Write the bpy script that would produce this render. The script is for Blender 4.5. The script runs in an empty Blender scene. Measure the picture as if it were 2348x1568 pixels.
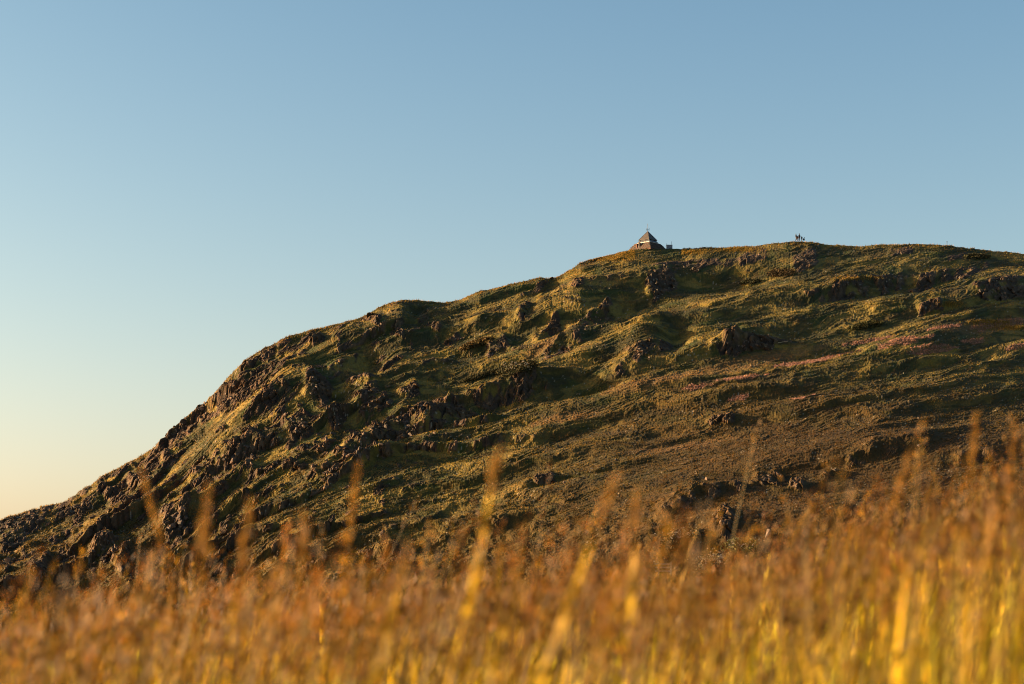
import bpy, bmesh, math, random
import numpy as np
from mathutils import Vector, Matrix, Euler
R = math.radians
random.seed(4)
rng = np.random.default_rng(4)
scene = bpy.context.scene
col = scene.collection

# ------------------------------------------------------------------ camera, sky, sun, exposure
# "view pixels": the photograph at 2347 x 1568; horizon at row HOR
VW, VH, F, HOR = 2347.0, 1568.0, 2347.0 * 70 / 36, 1450.0
PITCH = math.atan((HOR - VH / 2) / F)
EYE = 0.95
cam = bpy.data.cameras.new('camera')
cam.lens = 70; cam.sensor_width = 36; cam.clip_start = 0.05; cam.clip_end = 20000
cam.dof.use_dof = True; cam.dof.focus_distance = 520; cam.dof.aperture_fstop = 4.8
camo = bpy.data.objects.new('camera', cam); col.objects.link(camo)
camo.location = (0, 0, EYE); camo.rotation_euler = (R(90) + PITCH, 0, 0)
scene.camera = camo

SUN_EL, SUN_AZ = R(12.5), R(-84)          # azimuth from the view direction, negative = left
world = bpy.data.worlds.new("World"); scene.world = world; world.use_nodes = True
nt = world.node_tree; N = nt.nodes; L = nt.links
bg = N['Background']; bg.inputs[1].default_value = 0.05
sky = N.new('ShaderNodeTexSky'); sky.sky_type = 'NISHITA'; sky.sun_disc = False
sky.sun_elevation = SUN_EL; sky.sun_rotation = SUN_AZ
sky.air_density = 1; sky.dust_density = 2; sky.ozone_density = 1; sky.altitude = 0
# evening air: warmer towards the horizon, bluer above (per channel gain * exp(k * height) on the sky)
tc = N.new('ShaderNodeTexCoord'); sx = N.new('ShaderNodeSeparateXYZ'); L.new(tc.outputs['Generated'], sx.inputs[0])
zc = N.new('ShaderNodeClamp'); zc.inputs[1].default_value = 0.0; zc.inputs[2].default_value = 0.4; L.new(sx.outputs[2], zc.inputs[0])
sc_ = N.new('ShaderNodeSeparateColor'); cc = N.new('ShaderNodeCombineColor'); L.new(sky.outputs[0], sc_.inputs[0])
SKYFIT = ((1.45, 0.83, -0.7), (1.30, 0.785, -0.12), (1.03, 1.02, -0.25))   # gamma, gain, k
for i, (g, a, k) in enumerate(SKYFIT):
    p = N.new('ShaderNodeMath'); p.operation = 'POWER'; L.new(sc_.outputs[i], p.inputs[0]); p.inputs[1].default_value = g
    e = N.new('ShaderNodeMath'); e.operation = 'MULTIPLY'; L.new(zc.outputs[0], e.inputs[0]); e.inputs[1].default_value = k
    x = N.new('ShaderNodeMath'); x.operation = 'EXPONENT'; L.new(e.outputs[0], x.inputs[0])
    m = N.new('ShaderNodeMath'); m.operation = 'MULTIPLY'; L.new(p.outputs[0], m.inputs[0]); L.new(x.outputs[0], m.inputs[1])
    m2 = N.new('ShaderNodeMath'); m2.operation = 'MULTIPLY'; L.new(m.outputs[0], m2.inputs[0]); m2.inputs[1].default_value = a
    L.new(m2.outputs[0], cc.inputs[i])
L.new(cc.outputs[0], bg.inputs[0])

sl = bpy.data.lights.new('sun', 'SUN'); sl.energy = 5.0; sl.angle = R(0.6); sl.color = (1.0, 0.73, 0.42)
so = bpy.data.objects.new('sun', sl); col.objects.link(so)
sdir = Vector((math.sin(SUN_AZ) * math.cos(SUN_EL), math.cos(SUN_AZ) * math.cos(SUN_EL), math.sin(SUN_EL)))
so.rotation_euler = sdir.to_track_quat('Z', 'Y').to_euler()
scene.view_settings.view_transform = 'Standard'; scene.view_settings.look = 'None'
scene.view_settings.exposure = 2.08; scene.view_settings.gamma = 1; scene.view_settings.use_curve_mapping = False
scene.render.engine = 'CYCLES'
scene.cycles.max_bounces = 6; scene.cycles.diffuse_bounces = 3; scene.cycles.transmission_bounces = 4
scene.cycles.use_denoising = True
scene.cycles.pixel_filter_type = 'BLACKMAN_HARRIS'; scene.cycles.filter_width = 1.1
scene.cycles.use_adaptive_sampling = True; scene.cycles.adaptive_threshold = 0.01

# ------------------------------------------------------------------ helpers
def tag(o, label=None, cat=None, group=None, kind=None):
    if label: o['label'] = label
    if cat: o['category'] = cat
    if group: o['group'] = group
    if kind: o['kind'] = kind
    return o

def link(name, me, parent=None, mat=None):
    o = bpy.data.objects.new(name, me); col.objects.link(o)
    if parent is not None: o.parent = parent
    if mat is not None and me is not None and len(me.materials) == 0: me.materials.append(mat)
    return o

def empty(name, loc, rz=0.0, rx=0.0, ry=0.0):
    o = bpy.data.objects.new(name, None); col.objects.link(o)
    o.location = loc; o.rotation_euler = (rx, ry, rz); o.empty_display_size = 0.3
    return o

def np_mesh(name, V, Fc, colors=None, smooth=False):
    """V (n,3), Fc (m,k) -> mesh; colors per vertex rgb."""
    me = bpy.data.meshes.new(name); k = Fc.shape[1]
    me.vertices.add(len(V)); me.vertices.foreach_set('co', np.ascontiguousarray(V, np.float32).ravel())
    me.loops.add(Fc.size); me.loops.foreach_set('vertex_index', np.ascontiguousarray(Fc, np.int32).ravel())
    me.polygons.add(len(Fc))
    me.polygons.foreach_set('loop_start', np.arange(0, Fc.size, k, dtype=np.int32))
    me.polygons.foreach_set('use_smooth', np.full(len(Fc), smooth, dtype=bool))
    me.update(calc_edges=True)
    if colors is not None:
        at = me.color_attributes.new('tint', 'FLOAT_COLOR', 'POINT')
        c4 = np.ones((len(V), 4), np.float32); c4[:, :3] = colors
        at.data.foreach_set('color', c4.ravel())
    return me

def h2(ix, iy, seed):
    h = (ix.astype(np.int64) * 374761393 + iy.astype(np.int64) * 668265263 + seed * 974634777) & 0xffffffff
    h = ((h ^ (h >> 13)) * 1274126177) & 0xffffffff
    h = ((h ^ (h >> 16)) * 2246822519) & 0xffffffff
    return ((h ^ (h >> 15)) & 0xffffff).astype(np.float32) / 16777216.0

def noise(x, y, seed=0):
    ix = np.floor(x); iy = np.floor(y); fx = (x - ix); fy = (y - iy); ix = ix.astype(np.int64); iy = iy.astype(np.int64)
    u = fx * fx * fx * (fx * (fx * 6 - 15) + 10); v = fy * fy * fy * (fy * (fy * 6 - 15) + 10)
    def g(a, b, dx, dy):
        t = h2(a, b, seed) * 6.2831853
        return np.cos(t) * dx + np.sin(t) * dy
    n00 = g(ix, iy, fx, fy); n10 = g(ix + 1, iy, fx - 1, fy); n01 = g(ix, iy + 1, fx, fy - 1); n11 = g(ix + 1, iy + 1, fx - 1, fy - 1)
    return ((n00 * (1 - u) + n10 * u) * (1 - v) + (n01 * (1 - u) + n11 * u) * v) * 1.4

def fbm(x, y, octs=4, seed=0, gain=0.5):
    s = 0; a = 1
    for i in range(octs):
        s = s + a * noise(x * 2 ** i + 17.3 * i, y * 2 ** i - 9.1 * i, seed + i); a *= gain
    return s

def facets(x, y, seed):
    """blocky broken-rock relief: every Voronoi cell is a tilted plate. returns height, distance to cell border measure, cell random"""
    ix = np.floor(x).astype(np.int64); iy = np.floor(y).astype(np.int64)
    best = np.full(x.shape, 9.0, np.float32); second = best.copy(); hh = np.zeros_like(best); cr = np.zeros_like(best)
    for a in (-1, 0, 1):
        for b in (-1, 0, 1):
            jx = ix + a; jy = iy + b
            cx = jx + h2(jx, jy, seed); cy = jy + h2(jx, jy, seed + 1)
            dx = x - cx; dy = y - cy; d = dx * dx + dy * dy
            r = h2(jx, jy, seed + 2)
            hgt = r + dx * (h2(jx, jy, seed + 3) * 1.6 - 1.1) + dy * (h2(jx, jy, seed + 4) * 1.2 - 0.6)
            near = d < best
            second = np.where(near, best, np.minimum(second, d))
            hh = np.where(near, hgt, hh); cr = np.where(near, r, cr); best = np.where(near, d, best)
    return hh, np.sqrt(second) - np.sqrt(best), cr

def sstep(a, b, x):
    t = np.clip((x - a) / (b - a), 0, 1); return t * t * (3 - 2 * t)

def lerp3(A, B, t):
    return A * (1 - t[..., None]) + np.array(B, np.float32) * t[..., None]

# ------------------------------------------------------------------ materials
def mat_new(name):
    m = bpy.data.materials.new(name); m.use_nodes = True
    return m, m.node_tree.nodes, m.node_tree.links, m.node_tree.nodes['Principled BSDF']

def simple_mat(name, color, rough=0.8, metal=0.0, var=0.25, scale=8.0, bump=0.0):
    m, n, l, b = mat_new(name)
    b.inputs['Roughness'].default_value = rough; b.inputs['Metallic'].default_value = metal
    t = n.new('ShaderNodeTexCoord'); z = n.new('ShaderNodeTexNoise'); z.inputs['Scale'].default_value = scale; z.inputs['Detail'].default_value = 6
    l.new(t.outputs['Object'], z.inputs['Vector'])
    r = n.new('ShaderNodeMapRange'); r.inputs[1].default_value = .3; r.inputs[2].default_value = .7
    r.inputs[3].default_value = 1 - var; r.inputs[4].default_value = 1 + var; l.new(z.outputs['Fac'], r.inputs[0])
    x = n.new('ShaderNodeVectorMath'); x.operation = 'SCALE'; x.inputs[0].default_value = color; l.new(r.outputs[0], x.inputs['Scale'])
    l.new(x.outputs[0], b.inputs['Base Color'])
    if bump:
        bp = n.new('ShaderNodeBump'); bp.inputs['Strength'].default_value = bump; bp.inputs['Distance'].default_value = 0.05
        l.new(z.outputs['Fac'], bp.inputs['Height']); l.new(bp.outputs[0], b.inputs['Normal'])
    return m

def tint_mat(name, rough=0.9, spec=0.2, trans=0.0, scale=2.0, var=0.35, bump=0.0, bscale=6.0, bdist=0.1):
    """albedo from the mesh's own 'tint' attribute with fine grain; optional light passing through (leaves)."""
    m, n, l, b = mat_new(name)
    b.inputs['Roughness'].default_value = rough; b.inputs['Specular IOR Level'].default_value = spec
    a = n.new('ShaderNodeAttribute'); a.attribute_name = 'tint'
    t = n.new('ShaderNodeTexCoord'); z = n.new('ShaderNodeTexNoise'); z.inputs['Scale'].default_value = scale; z.inputs['Detail'].default_value = 5
    z.inputs['Roughness'].default_value = 0.7
    l.new(t.outputs['Object'], z.inputs['Vector'])
    r = n.new('ShaderNodeMapRange'); r.inputs[1].default_value = .3; r.inputs[2].default_value = .7
    r.inputs[3].default_value = 1 - var; r.inputs[4].default_value = 1 + var; l.new(z.outputs['Fac'], r.inputs[0])
    x = n.new('ShaderNodeVectorMath'); x.operation = 'SCALE'; l.new(a.outputs['Color'], x.inputs[0]); l.new(r.outputs[0], x.inputs['Scale'])
    l.new(x.outputs[0], b.inputs['Base Color'])
    if bump:
        z2 = n.new('ShaderNodeTexNoise'); z2.inputs['Scale'].default_value = bscale; z2.inputs['Detail'].default_value = 3; l.new(t.outputs['Object'], z2.inputs['Vector'])
        bp = n.new('ShaderNodeBump'); bp.inputs['Strength'].default_value = bump; bp.inputs['Distance'].default_value = bdist
        l.new(z2.outputs['Fac'], bp.inputs['Height']); l.new(bp.outputs[0], b.inputs['Normal'])
    if trans:
        tr = n.new('ShaderNodeBsdfTranslucent'); l.new(x.outputs[0], tr.inputs['Color'])
        mx = n.new('ShaderNodeMixShader'); mx.inputs[0].default_value = trans
        l.new(b.outputs[0], mx.inputs[1]); l.new(tr.outputs[0], mx.inputs[2]); l.new(mx.outputs[0], n['Material Output'].inputs[0])
    return m

M_HILL = tint_mat('heath and rock', scale=1.6, var=0.30, bump=0.5, bscale=5.0, bdist=0.12)
M_TUFT = tint_mat('hill grass', trans=0.35, var=0.2)
M_ROCK = simple_mat('weathered rock', (0.040, 0.029, 0.020), 0.9, 0, 0.6, 1.6, 0.6)
M_ROCKPALE = simple_mat('pale rock', (0.085, 0.058, 0.038), 0.9, 0, 0.5, 1.9, 0.5)
M_GRASS = tint_mat('meadow grass', rough=0.6, spec=0.3, trans=0.5, scale=9, var=0.25)
M_MAT = tint_mat('dwarf shrub', trans=0.15, var=0.3)

# ------------------------------------------------------------------ the hill
RIDGE = np.array([(-500,1330),(-350,1290),(-150,1235),(0,1192),(60,1172),(150,1148),(230,1095),(330,1040),(380,1005),(455,942),(470,931),(520,868),(560,828),(610,795),
 (660,768),(700,756),(780,737),(830,725),(870,702),(920,688),(960,688),(1020,691),(1060,683),(1100,665),(1180,648),(1240,636),(1265,638),
 (1290,628),(1330,602),(1380,588),(1440,575),(1500,570),(1560,569),(1620,565),(1700,563),(1760,557),(1820,551),(1860,551),(1890,557),(1940,561),
 (2000,559),(2100,557),(2150,558),(2200,564),(2280,573),(2347,579),(2500,600),(2700,640),(2900,690)], float)
YB = 1450.0
def ridge(px): return np.interp(px, RIDGE[:, 0], RIDGE[:, 1]) + 2.5 - 3.0 * np.exp(-((np.asarray(px) - 1485) / 75.0) ** 2)
_xs = np.arange(-800, 3300, 10.0); _k = np.exp(-0.5 * (np.arange(-30, 31) / 11.0) ** 2); _k /= _k.sum()
_rs = np.convolve(ridge(_xs), _k, 'same'); _rs[:30] = _rs[30]; _rs[-30:] = _rs[-31]
def ridge_s(px): return np.interp(px, _xs, _rs)
def dist_ridge(px): return np.interp(px, [-500, 0, 500, 1000, 1500, 2000, 2900], [400, 430, 480, 520, 552, 562, 580])
def dist_base(px): return np.interp(px, [-500, 0, 500, 1000, 1500, 2000, 2900], [352, 350, 335, 318, 300, 285, 270])
cp_, sp_ = math.cos(PITCH), math.sin(PITCH)
def ray(px, py):
    X = (px - VW / 2); Y = (VH / 2 - py)
    return X, F * cp_ - Y * sp_, F * sp_ + Y * cp_
def project(P):
    x, y, z = P[..., 0], P[..., 1], P[..., 2] - EYE
    d = y * cp_ + z * sp_; u = -y * sp_ + z * cp_
    return VW / 2 + F * x / d, VH / 2 - F * u / d

# (cx, cy, half length, half width, angle up-right in degrees, height m, rockiness, kind) in view pixels; kind: 'c' crag ledge, 'b' rounded bump, 'h' hollow
FEAT = [
 (45,1200,60,26,25,3.0,1,'c'),(30,1235,40,16,30,2.0,1,'c'),(130,1172,60,12,22,1.5,.7,'c'),(98,1325,50,20,60,3.5,1,'c'),(240,1268,34,30,50,4.0,1,'c'),(292,1298,26,24,40,3.5,1,'c'),
 (410,1200,46,34,20,4.5,1,'c'),(200,1150,70,12,32,1.2,.7,'c'),(280,1110,46,18,35,1.6,1,'c'),(322,1092,20,26,60,2.0,1,'c'),(360,1055,40,20,45,1.6,1,'c'),(415,990,50,18,42,2.2,1,'c'),
 (470,945,26,16,45,2.0,1,'c'),(330,1170,50,14,35,1.6,.8,'c'),(150,1225,40,8,28,1,.6,'c'),(505,1105,100,10,22,1.4,.7,'c'),(548,1043,62,30,30,5.0,1,'c'),(640,1075,90,12,14,1.8,.8,'c'),
 (500,1170,80,10,24,1.3,.5,'c'),(600,1135,70,10,20,1.3,.7,'c'),(460,1085,36,16,40,1.6,.8,'c'),(540,900,60,24,48,2.0,1,'c'),(600,860,60,16,42,1.5,1,'c'),(620,930,56,20,38,1.8,1,'c'),
 (725,892,34,34,70,3.0,1.2,'c'),(773,945,36,24,65,2.6,1.1,'c'),(682,970,46,30,35,3.2,1,'c'),(620,1000,50,18,30,2.0,.9,'c'),(700,800,60,12,28,1.2,.7,'c'),(725,786,22,12,30,1.4,.9,'c'),
 (853,745,26,12,-20,1.6,1.1,'c'),(790,830,50,14,30,1.2,.6,'c'),(843,905,36,18,35,2.6,1,'c'),(862,930,50,14,30,2.0,.8,'c'),(941,895,30,18,30,1.8,1,'c'),(830,870,40,12,30,1.2,.7,'c'),
 (925,985,130,24,16,4.6,1,'c'),(1030,950,110,18,15,3.2,.9,'c'),(820,1040,60,24,18,4.0,1,'c'),(760,1080,56,16,20,2.4,.9,'c'),(1180,905,90,14,16,2.4,.8,'c'),(720,1020,60,14,20,1.6,.8,'c'),
 (930,1035,90,8,14,1.0,.4,'c'),(1140,790,30,16,20,2.2,1,'c'),(1092,792,50,8,20,1.2,.3,'c'),(1060,770,60,7,25,1.0,.7,'c'),(1203,724,26,12,50,2.2,.9,'c'),(985,750,36,8,-25,1.0,.9,'c'),
 (930,770,26,12,-20,1.0,.9,'c'),(1000,830,50,9,22,1.0,.4,'c'),(900,820,40,8,30,.9,.6,'c'),
 (1346,735,80,18,35,1.8,.8,'c'),(1302,678,50,10,22,1.8,.9,'c'),(1290,800,60,16,30,1.6,.6,'c'),(1255,760,40,12,35,1.6,.8,'c'),(1515,640,40,26,40,2.6,1.2,'c'),(1570,608,84,14,6,2.6,.9,'c'),
 (1480,812,64,13,14,1.9,.9,'c'),(1440,840,40,12,20,1.2,.5,'c'),(1722,788,96,15,15,2.5,1.2,'c'),(1680,800,24,18,35,2.6,1,'c'),(1843,595,34,20,25,1.8,1.2,'c'),(1722,583,40,16,15,1.8,.9,'c'),
 (1700,600,80,14,4,1.5,.4,'c'),(1905,671,80,12,8,2.0,.7,'c'),(1980,652,100,16,10,3.0,.8,'c'),(2169,627,110,16,8,2.8,.8,'c'),(2299,672,80,22,8,2.8,.9,'c'),(2134,706,34,9,6,1.6,.9,'c'),(2065,575,30,10,10,1.4,1.1,'c'),
 (2200,587,36,10,5,1.6,.9,'c'),(2010,600,60,9,8,1.2,.4,'c'),(1656,955,40,7,8,1.0,.9,'c'),(1350,600,40,8,25,1.0,.5,'c'),(1390,650,60,8,20,1.0,.4,'c'),(1230,660,50,8,22,.9,.5,'c'),
 (1250,1095,30,12,10,.9,.9,'c'),(1650,1135,60,12,10,1.6,.5,'c'),(1760,1100,36,16,10,1.8,.9,'c'),(1827,1107,20,10,0,1.5,1.2,'c'),(1560,1165,60,20,30,1.8,.4,'c'),(1660,1210,34,26,60,2.2,.9,'c'),
 (2060,1030,90,16,8,1.6,.3,'c'),(1980,1050,40,8,10,1.0,.6,'c'),(2250,1050,60,12,0,1.2,.5,'c'),(1910,1080,30,8,12,1.0,.7,'c'),(890,1230,60,10,12,1.0,.3,'c'),(1010,1130,80,6,12,.7,.2,'c'),
 (1990,735,90,12,8,1.2,.1,'c'),(2100,690,120,14,8,1.4,.1,'c'),(1780,850,90,7,8,.8,0,'c'),(2080,830,110,7,8,.8,0,'c'),(1680,880,70,6,8,.7,0,'c'),
 (930,700,60,24,10,2.0,0,'b'),(1290,700,120,40,38,2.2,0,'b'),(1130,905,150,30,18,1.5,0,'b'),(1480,760,60,40,60,1.2,0,'b'),(1690,770,90,26,18,1.2,0,'b'),(2010,690,160,34,10,1.5,0,'b'),(1480,600,80,28,15,1.0,0,'b'),
 (2220,690,120,30,8,1.5,0,'b'),(780,770,60,30,35,1.6,0,'b'),(660,870,60,36,40,2.4,0,'b'),(560,960,80,30,38,1.8,0,'b'),(1240,860,120,30,20,1.6,0,'b'),
 (1450,690,90,30,12,-2.4,0,'b'),(1550,775,34,30,70,-2.2,0,'b'),(1345,885,70,26,10,-2.6,0,'b'),(1800,760,90,16,8,-1.6,0,'b'),(1660,640,110,24,8,-1.8,0,'b'),(2100,655,120,18,6,-1.8,0,'b'),(960,720,34,22,-30,-1.6,0,'b'),(850,830,44,34,30,-2,0,'b'),(780,900,40,40,60,-2.0,0,'b'),(870,960,90,18,22,-1.5,0,'b'),
]
HEATHER = [(1851,822,70,9,9),(1900,808,60,5,8),(2070,790,66,8,9),(2136,802,50,7,8),(2169,754,46,4,8),(2299,738,70,8,9),(2238,779,40,4,8),(1836,915,28,7,10),(1595,892,34,4,8),(1693,915,22,4,8),(1700,872,60,5,8),(1990,775,60,4,8),(2335,800,30,4,6)]
REDDISH = [(1494,882,120,16,12),(1640,850,150,14,12),(1780,805,120,10,10),(1300,960,100,12,12),(1560,1010,130,10,10),(2280,745,120,14,8),(1250,800,60,10,25)]
def ell(PX, PY, cx, cy, hl, hw, ang):
    a = R(ang); dx = (PX - cx); dy = -(PY - cy)
    return (dx * math.cos(a) + dy * math.sin(a)) / hl, (-dx * math.sin(a) + dy * math.cos(a)) / hw     # along, across (up +)

NC, NR = 1400, 780
px1 = np.linspace(-330, 2680, NC); q1 = np.linspace(0, 1, NR) ** 0.92
PXG, Q = np.meshgrid(px1, q1, indexing='xy')
RS = ridge_s(PXG); RR = ridge(PXG)
PYG = YB + (RS - YB) * Q + (RR - RS) * Q ** 7
SC = np.where(PXG < 1400, RS, ridge_s(np.array(1400.0)) - 0.15 * (PXG - 1400))
SC = SC * sstep(1750, 1250, PXG) + (ridge_s(np.array(1400.0)) - 0.15 * (PXG - 1400)) * (1 - sstep(1750, 1250, PXG))
U = PXG / 9.7; W = (PYG - SC) / 9.7; Vv = PYG / 9.7                # metres across the picture of the hill; W follows the bedding (parallel to the ridge)
# distance of every point
Yd = dist_base(PXG) + (dist_ridge(PXG) - dist_base(PXG)) * (0.72 * Q + 0.28 * Q ** 3)
rx, ry, rz = ray(PXG, PYG)
P = np.stack([rx / ry * Yd, Yd, EYE + rz / ry * Yd], -1)
left = sstep(1500, 500, PXG)                    # the craggy end of the hill
# wandering coordinates
wu = U + 3.0 * noise(U / 14, W / 8, 3) ; ww = W + 1.3 * noise(U / 16, W / 5, 5) + 0.4 * noise(U / 4, W / 2, 6)
H = 1.5 * noise(U / 45, W / 10, 11) + 1.0 * fbm(U / 40, W / 5, 2, 21) * (1 - 0.5 * sstep(900, 1150, PYG + 0.1 * (PXG - 1000)))
rock = np.zeros_like(U)
# bedding ledges
ph = ww / 5.2 + 0.9 * noise(U / 30, W / 14, 31)
fr = ph - np.floor(ph)                          # grows downhill
saw = sstep(0.0, 0.80, fr) * (1 - sstep(0.86, 1.0, fr))
ledge_m = sstep(0.05, 0.6, noise(U / 32 + np.floor(ph) * 7.7, np.floor(ph) * 3.1 + U * 0, 41) + 0.12 * left + 0.18)
ledge_m = ledge_m * (0.35 + 0.65 * sstep(1900, 900, PXG)) * sstep(0.0, 0.25, Q)
low_right = sstep(860, 1020, PYG + 0.10 * (1700 - PXG)) * sstep(1100, 1450, PXG)
H += 2.0 * saw * ledge_m * (0.65 + 0.9 * np.clip(noise(U / 10, ww / 4, 35), -.6, .6)) * (0.62 + 0.6 * left) * (1 - 0.75 * low_right)
H += 1.1 * (sstep(-0.1, 0.5, noise(U / 55, ww / 3.4, 33)) - .5) * (1 - 0.6 * low_right)
rock = np.maximum(rock, ledge_m * sstep(0.76, 0.86, fr) * (1 - sstep(0.985, 1.0, fr)) * (0.22 + 0.85 * left))
nb = fbm(U / 5, Vv / 3.2, 3, 51)
for (cx, cy, hl, hw, ang, amp, rk, kd) in FEAT:
    m = (np.abs(PXG - cx) < 2.6 * (hl + hw)) & (np.abs(PYG - cy) < 2.6 * (hl + hw))
    jj = np.where(m.any(0))[0]; ii = np.where(m.any(1))[0]
    if len(ii) == 0 or len(jj) == 0: continue
    s = (slice(ii[0], ii[-1] + 1), slice(jj[0], jj[-1] + 1))
    a, c = ell(PXG[s], PYG[s], cx, cy, hl, hw, ang)
    if kd == 'b':
        H[s] += amp * np.exp(-1.1 * (a * a + c * c)); continue
    a = a + 0.22 * nb[s]; c = c + 0.55 * nb[s] * min(1.0, 14 / hw)
    along = 1 - sstep(0.55, 1.15, np.abs(a))
    # gentle behind the lip, abrupt in front of it
    prof = np.where(c > 0.6, np.exp(-1.6 * np.clip(c - 0.6, 0, 9)), sstep(-0.95, 0.45, c))
    H[s] += (0.55 if amp < 2.5 else 0.50) * amp * along * prof * (1 - 0.6 * sstep(.88, 1, Q[s]) * sstep(1400, 1560, PXG[s]))
    rock[s] = np.maximum(rock[s], rk * along * sstep(-1.15, -0.8, c) * (1 - sstep(0.45, 0.9, c)))
# scattered small rocky bits, mostly on the left end and along the skyline there
rn = fbm(U / 3.4, W / 1.9, 3, 61)
reg = fbm(U / 20, W / 9, 2, 71)
rock = np.maximum(rock, sstep(0.34, 0.66, rn + 0.35 * reg + 0.22 * left - 0.14) * (0.15 + 0.65 * left) * 0.7)
near_ridge = sstep(0.90, 1.0, Q) * sstep(980, 500, PXG)
rock = np.maximum(rock, near_ridge * sstep(-0.2, 0.3, rn + 0.2) * 0.9)
rock = np.clip(rock * (0.38 + 0.85 * sstep(-0.35, 0.45, rn + 0.25 * nb)), 0, 1)
# foot of the hill: coarse gorse-like hummocks and stones
foot = sstep(1080, 1300, PYG)
H += 0.45 * foot * fbm(U / 5, Vv / 3.5, 3, 81)
fd1, fe1, fc1 = facets(U / 1.9 + 0.3 * nb + 0.5 * ww / 0.85, ww / 0.80 + .25 * nb, 91)
fd2, fe2, fc2 = facets(U / 0.75 + 0.3 * nb + .5 * ww / .4, ww / 0.36, 95)
crack = (1 - sstep(0.0, 0.14, fe1)) * 0.7
rd = (fd1 * 0.70 + fd2 * 0.36 - crack * 0.4) * (1 - 0.75 * sstep(.9, 1, Q) * sstep(1250, 1500, PXG))
# vegetation relief: tussocks combed along the slope
comb = noise(wu / 4.2, ww / 0.42, 101); comb2 = noise(wu / 1.7, ww / 0.24, 102); speck = noise(U / 0.42, Vv / 0.33, 103)
tus = fbm(wu / 5.0, ww / 1.1, 2, 105)
veg = 0.20 * comb + 0.15 * comb2 + 0.11 * speck + 0.26 * tus
shr = sstep(0.15, 0.6, fbm(wu / 7, ww / 1.6, 3, 111) + 0.15 * sstep(1200, 2000, PXG) * sstep(640, 900, PYG) - 0.12)   # low shrubs, browner and taller
veg += 0.24 * shr * (0.7 + 0.8 * noise(U / 0.7, Vv / 0.4, 112))
veg *= 0.74
veg *= 1 - 0.42 * sstep(860, 1060, PYG) * sstep(1000, 1500, PXG)
topfade = 1 - sstep(0.975, 1.0, Q)
calm = (1 - 0.9 * sstep(0.90, 0.99, Q) * sstep(1330, 1430, PXG)) * (1 - 0.9 * sstep(0.75, 0.97, Q) * sstep(230, 120, PXG))      # the summit ridge is smooth
P[..., 2] += H * (0.25 + 0.75 * topfade) * calm * sstep(0, 0.03, Q)
rf = rock * sstep(0, 0.02, Q)
face = np.array([-0.25, -0.80, 0.55]); face /= np.linalg.norm(face)
P += (rf * rd * (0.55 + 0.45 * topfade))[..., None] * face
nv = np.array([-0.15, -0.45, 0.88]); nv /= np.linalg.norm(nv)
P += (((1 - rf * 0.8) * veg))[..., None] * nv
# ---- colour of the ground cover itself
C = np.empty(P.shape, np.float32); C[:] = (0.086, 0.082, 0.022)
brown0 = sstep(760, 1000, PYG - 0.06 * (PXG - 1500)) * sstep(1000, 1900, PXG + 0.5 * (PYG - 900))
va = fbm(wu / 9, ww / 3.2, 3, 121); vb = fbm(wu / 2.2, ww / 0.8, 3, 125); vc = noise(U / 0.35, Vv / 0.3, 127)
C = lerp3(C, (0.25, 0.195, 0.048), sstep(0.0, 0.7, va + 0.4 * vb))                    # straw-green turf
C = lerp3(C, (0.058, 0.080, 0.020), sstep(0.1, 0.6, -va + 0.3 * vb))                   # mossy green
pa = fbm(wu / 13, ww / 2.3, 4, 161, .55)
C = lerp3(C, (0.040, 0.044, 0.016), 0.75 * sstep(0.22, 0.34, pa))                      # dark bilberry patches with clear edges
C = lerp3(C, (0.30, 0.235, 0.085), 0.7 * sstep(0.24, 0.40, -pa) * (0.6 + 0.4 * (1 - brown0)))    # bleached grass swards
C = lerp3(C, (0.24, 0.17, 0.065), 0.6 * sstep(0.30, 0.8, vb + 0.3 * vc))               # dry blades
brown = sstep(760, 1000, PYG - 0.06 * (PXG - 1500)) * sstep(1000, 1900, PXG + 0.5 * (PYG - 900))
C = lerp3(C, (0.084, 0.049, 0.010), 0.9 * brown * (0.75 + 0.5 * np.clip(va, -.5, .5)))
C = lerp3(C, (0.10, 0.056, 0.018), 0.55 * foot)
C = lerp3(C, (0.045, 0.042, 0.014), 0.75 * shr)
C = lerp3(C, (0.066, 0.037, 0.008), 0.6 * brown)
C = lerp3(C, (0.12, 0.075, 0.028), 0.4 * sstep(0.2, 0.7, fbm(U / 6, W / 2.2, 3, 131) + 0.12 * left))   # rusty heath round the crags
pinkm = np.zeros_like(U)
for (cx, cy, hl, hw, ang) in REDDISH:
    a, c = ell(PXG, PYG, cx, cy, hl, hw, ang); C = lerp3(C, (0.26, 0.155, 0.085), 0.5 * sstep(1.3, 0.3, a * a + c * c + 0.5 * vb))
for (cx, cy, hl, hw, ang) in HEATHER:
    a, c = ell(PXG, PYG, cx, cy, hl, hw, ang); pinkm = np.maximum(pinkm, sstep(1.3, 0.4, a * a + c * c + 1.1 * vb + .6 * comb))
C = lerp3(C, (0.34, 0.18, 0.15), 0.75 * pinkm)
RC = np.empty(P.shape, np.float32); RC[:] = (0.17, 0.125, 0.095)
RC = lerp3(RC, (0.34, 0.26, 0.18), sstep(0.55, 0.95, fc1 * 0.6 + fc2 * 0.5))
RC = lerp3(RC, (0.075, 0.062, 0.052), sstep(0.45, 0.1, fc2 * 0.5 + fc1 * 0.5))
RC = lerp3(RC, (0.13, 0.095, 0.04), 0.9 * sstep(-0.1, 0.4, fbm(U / 1.1, Vv / 0.8, 2, 141)))             # moss and turf on the rock
t = sstep(0.25, 0.55, rf)
RC *= np.array((0.25, 0.205, 0.155), np.float32); C *= np.array((0.50, 0.455, 0.26), np.float32)
C = C * (1 - t[..., None]) + RC * t[..., None]
lich = (vc > 0.62) & (fbm(U / 8, W / 4, 2, 151) > 0.15)
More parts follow.
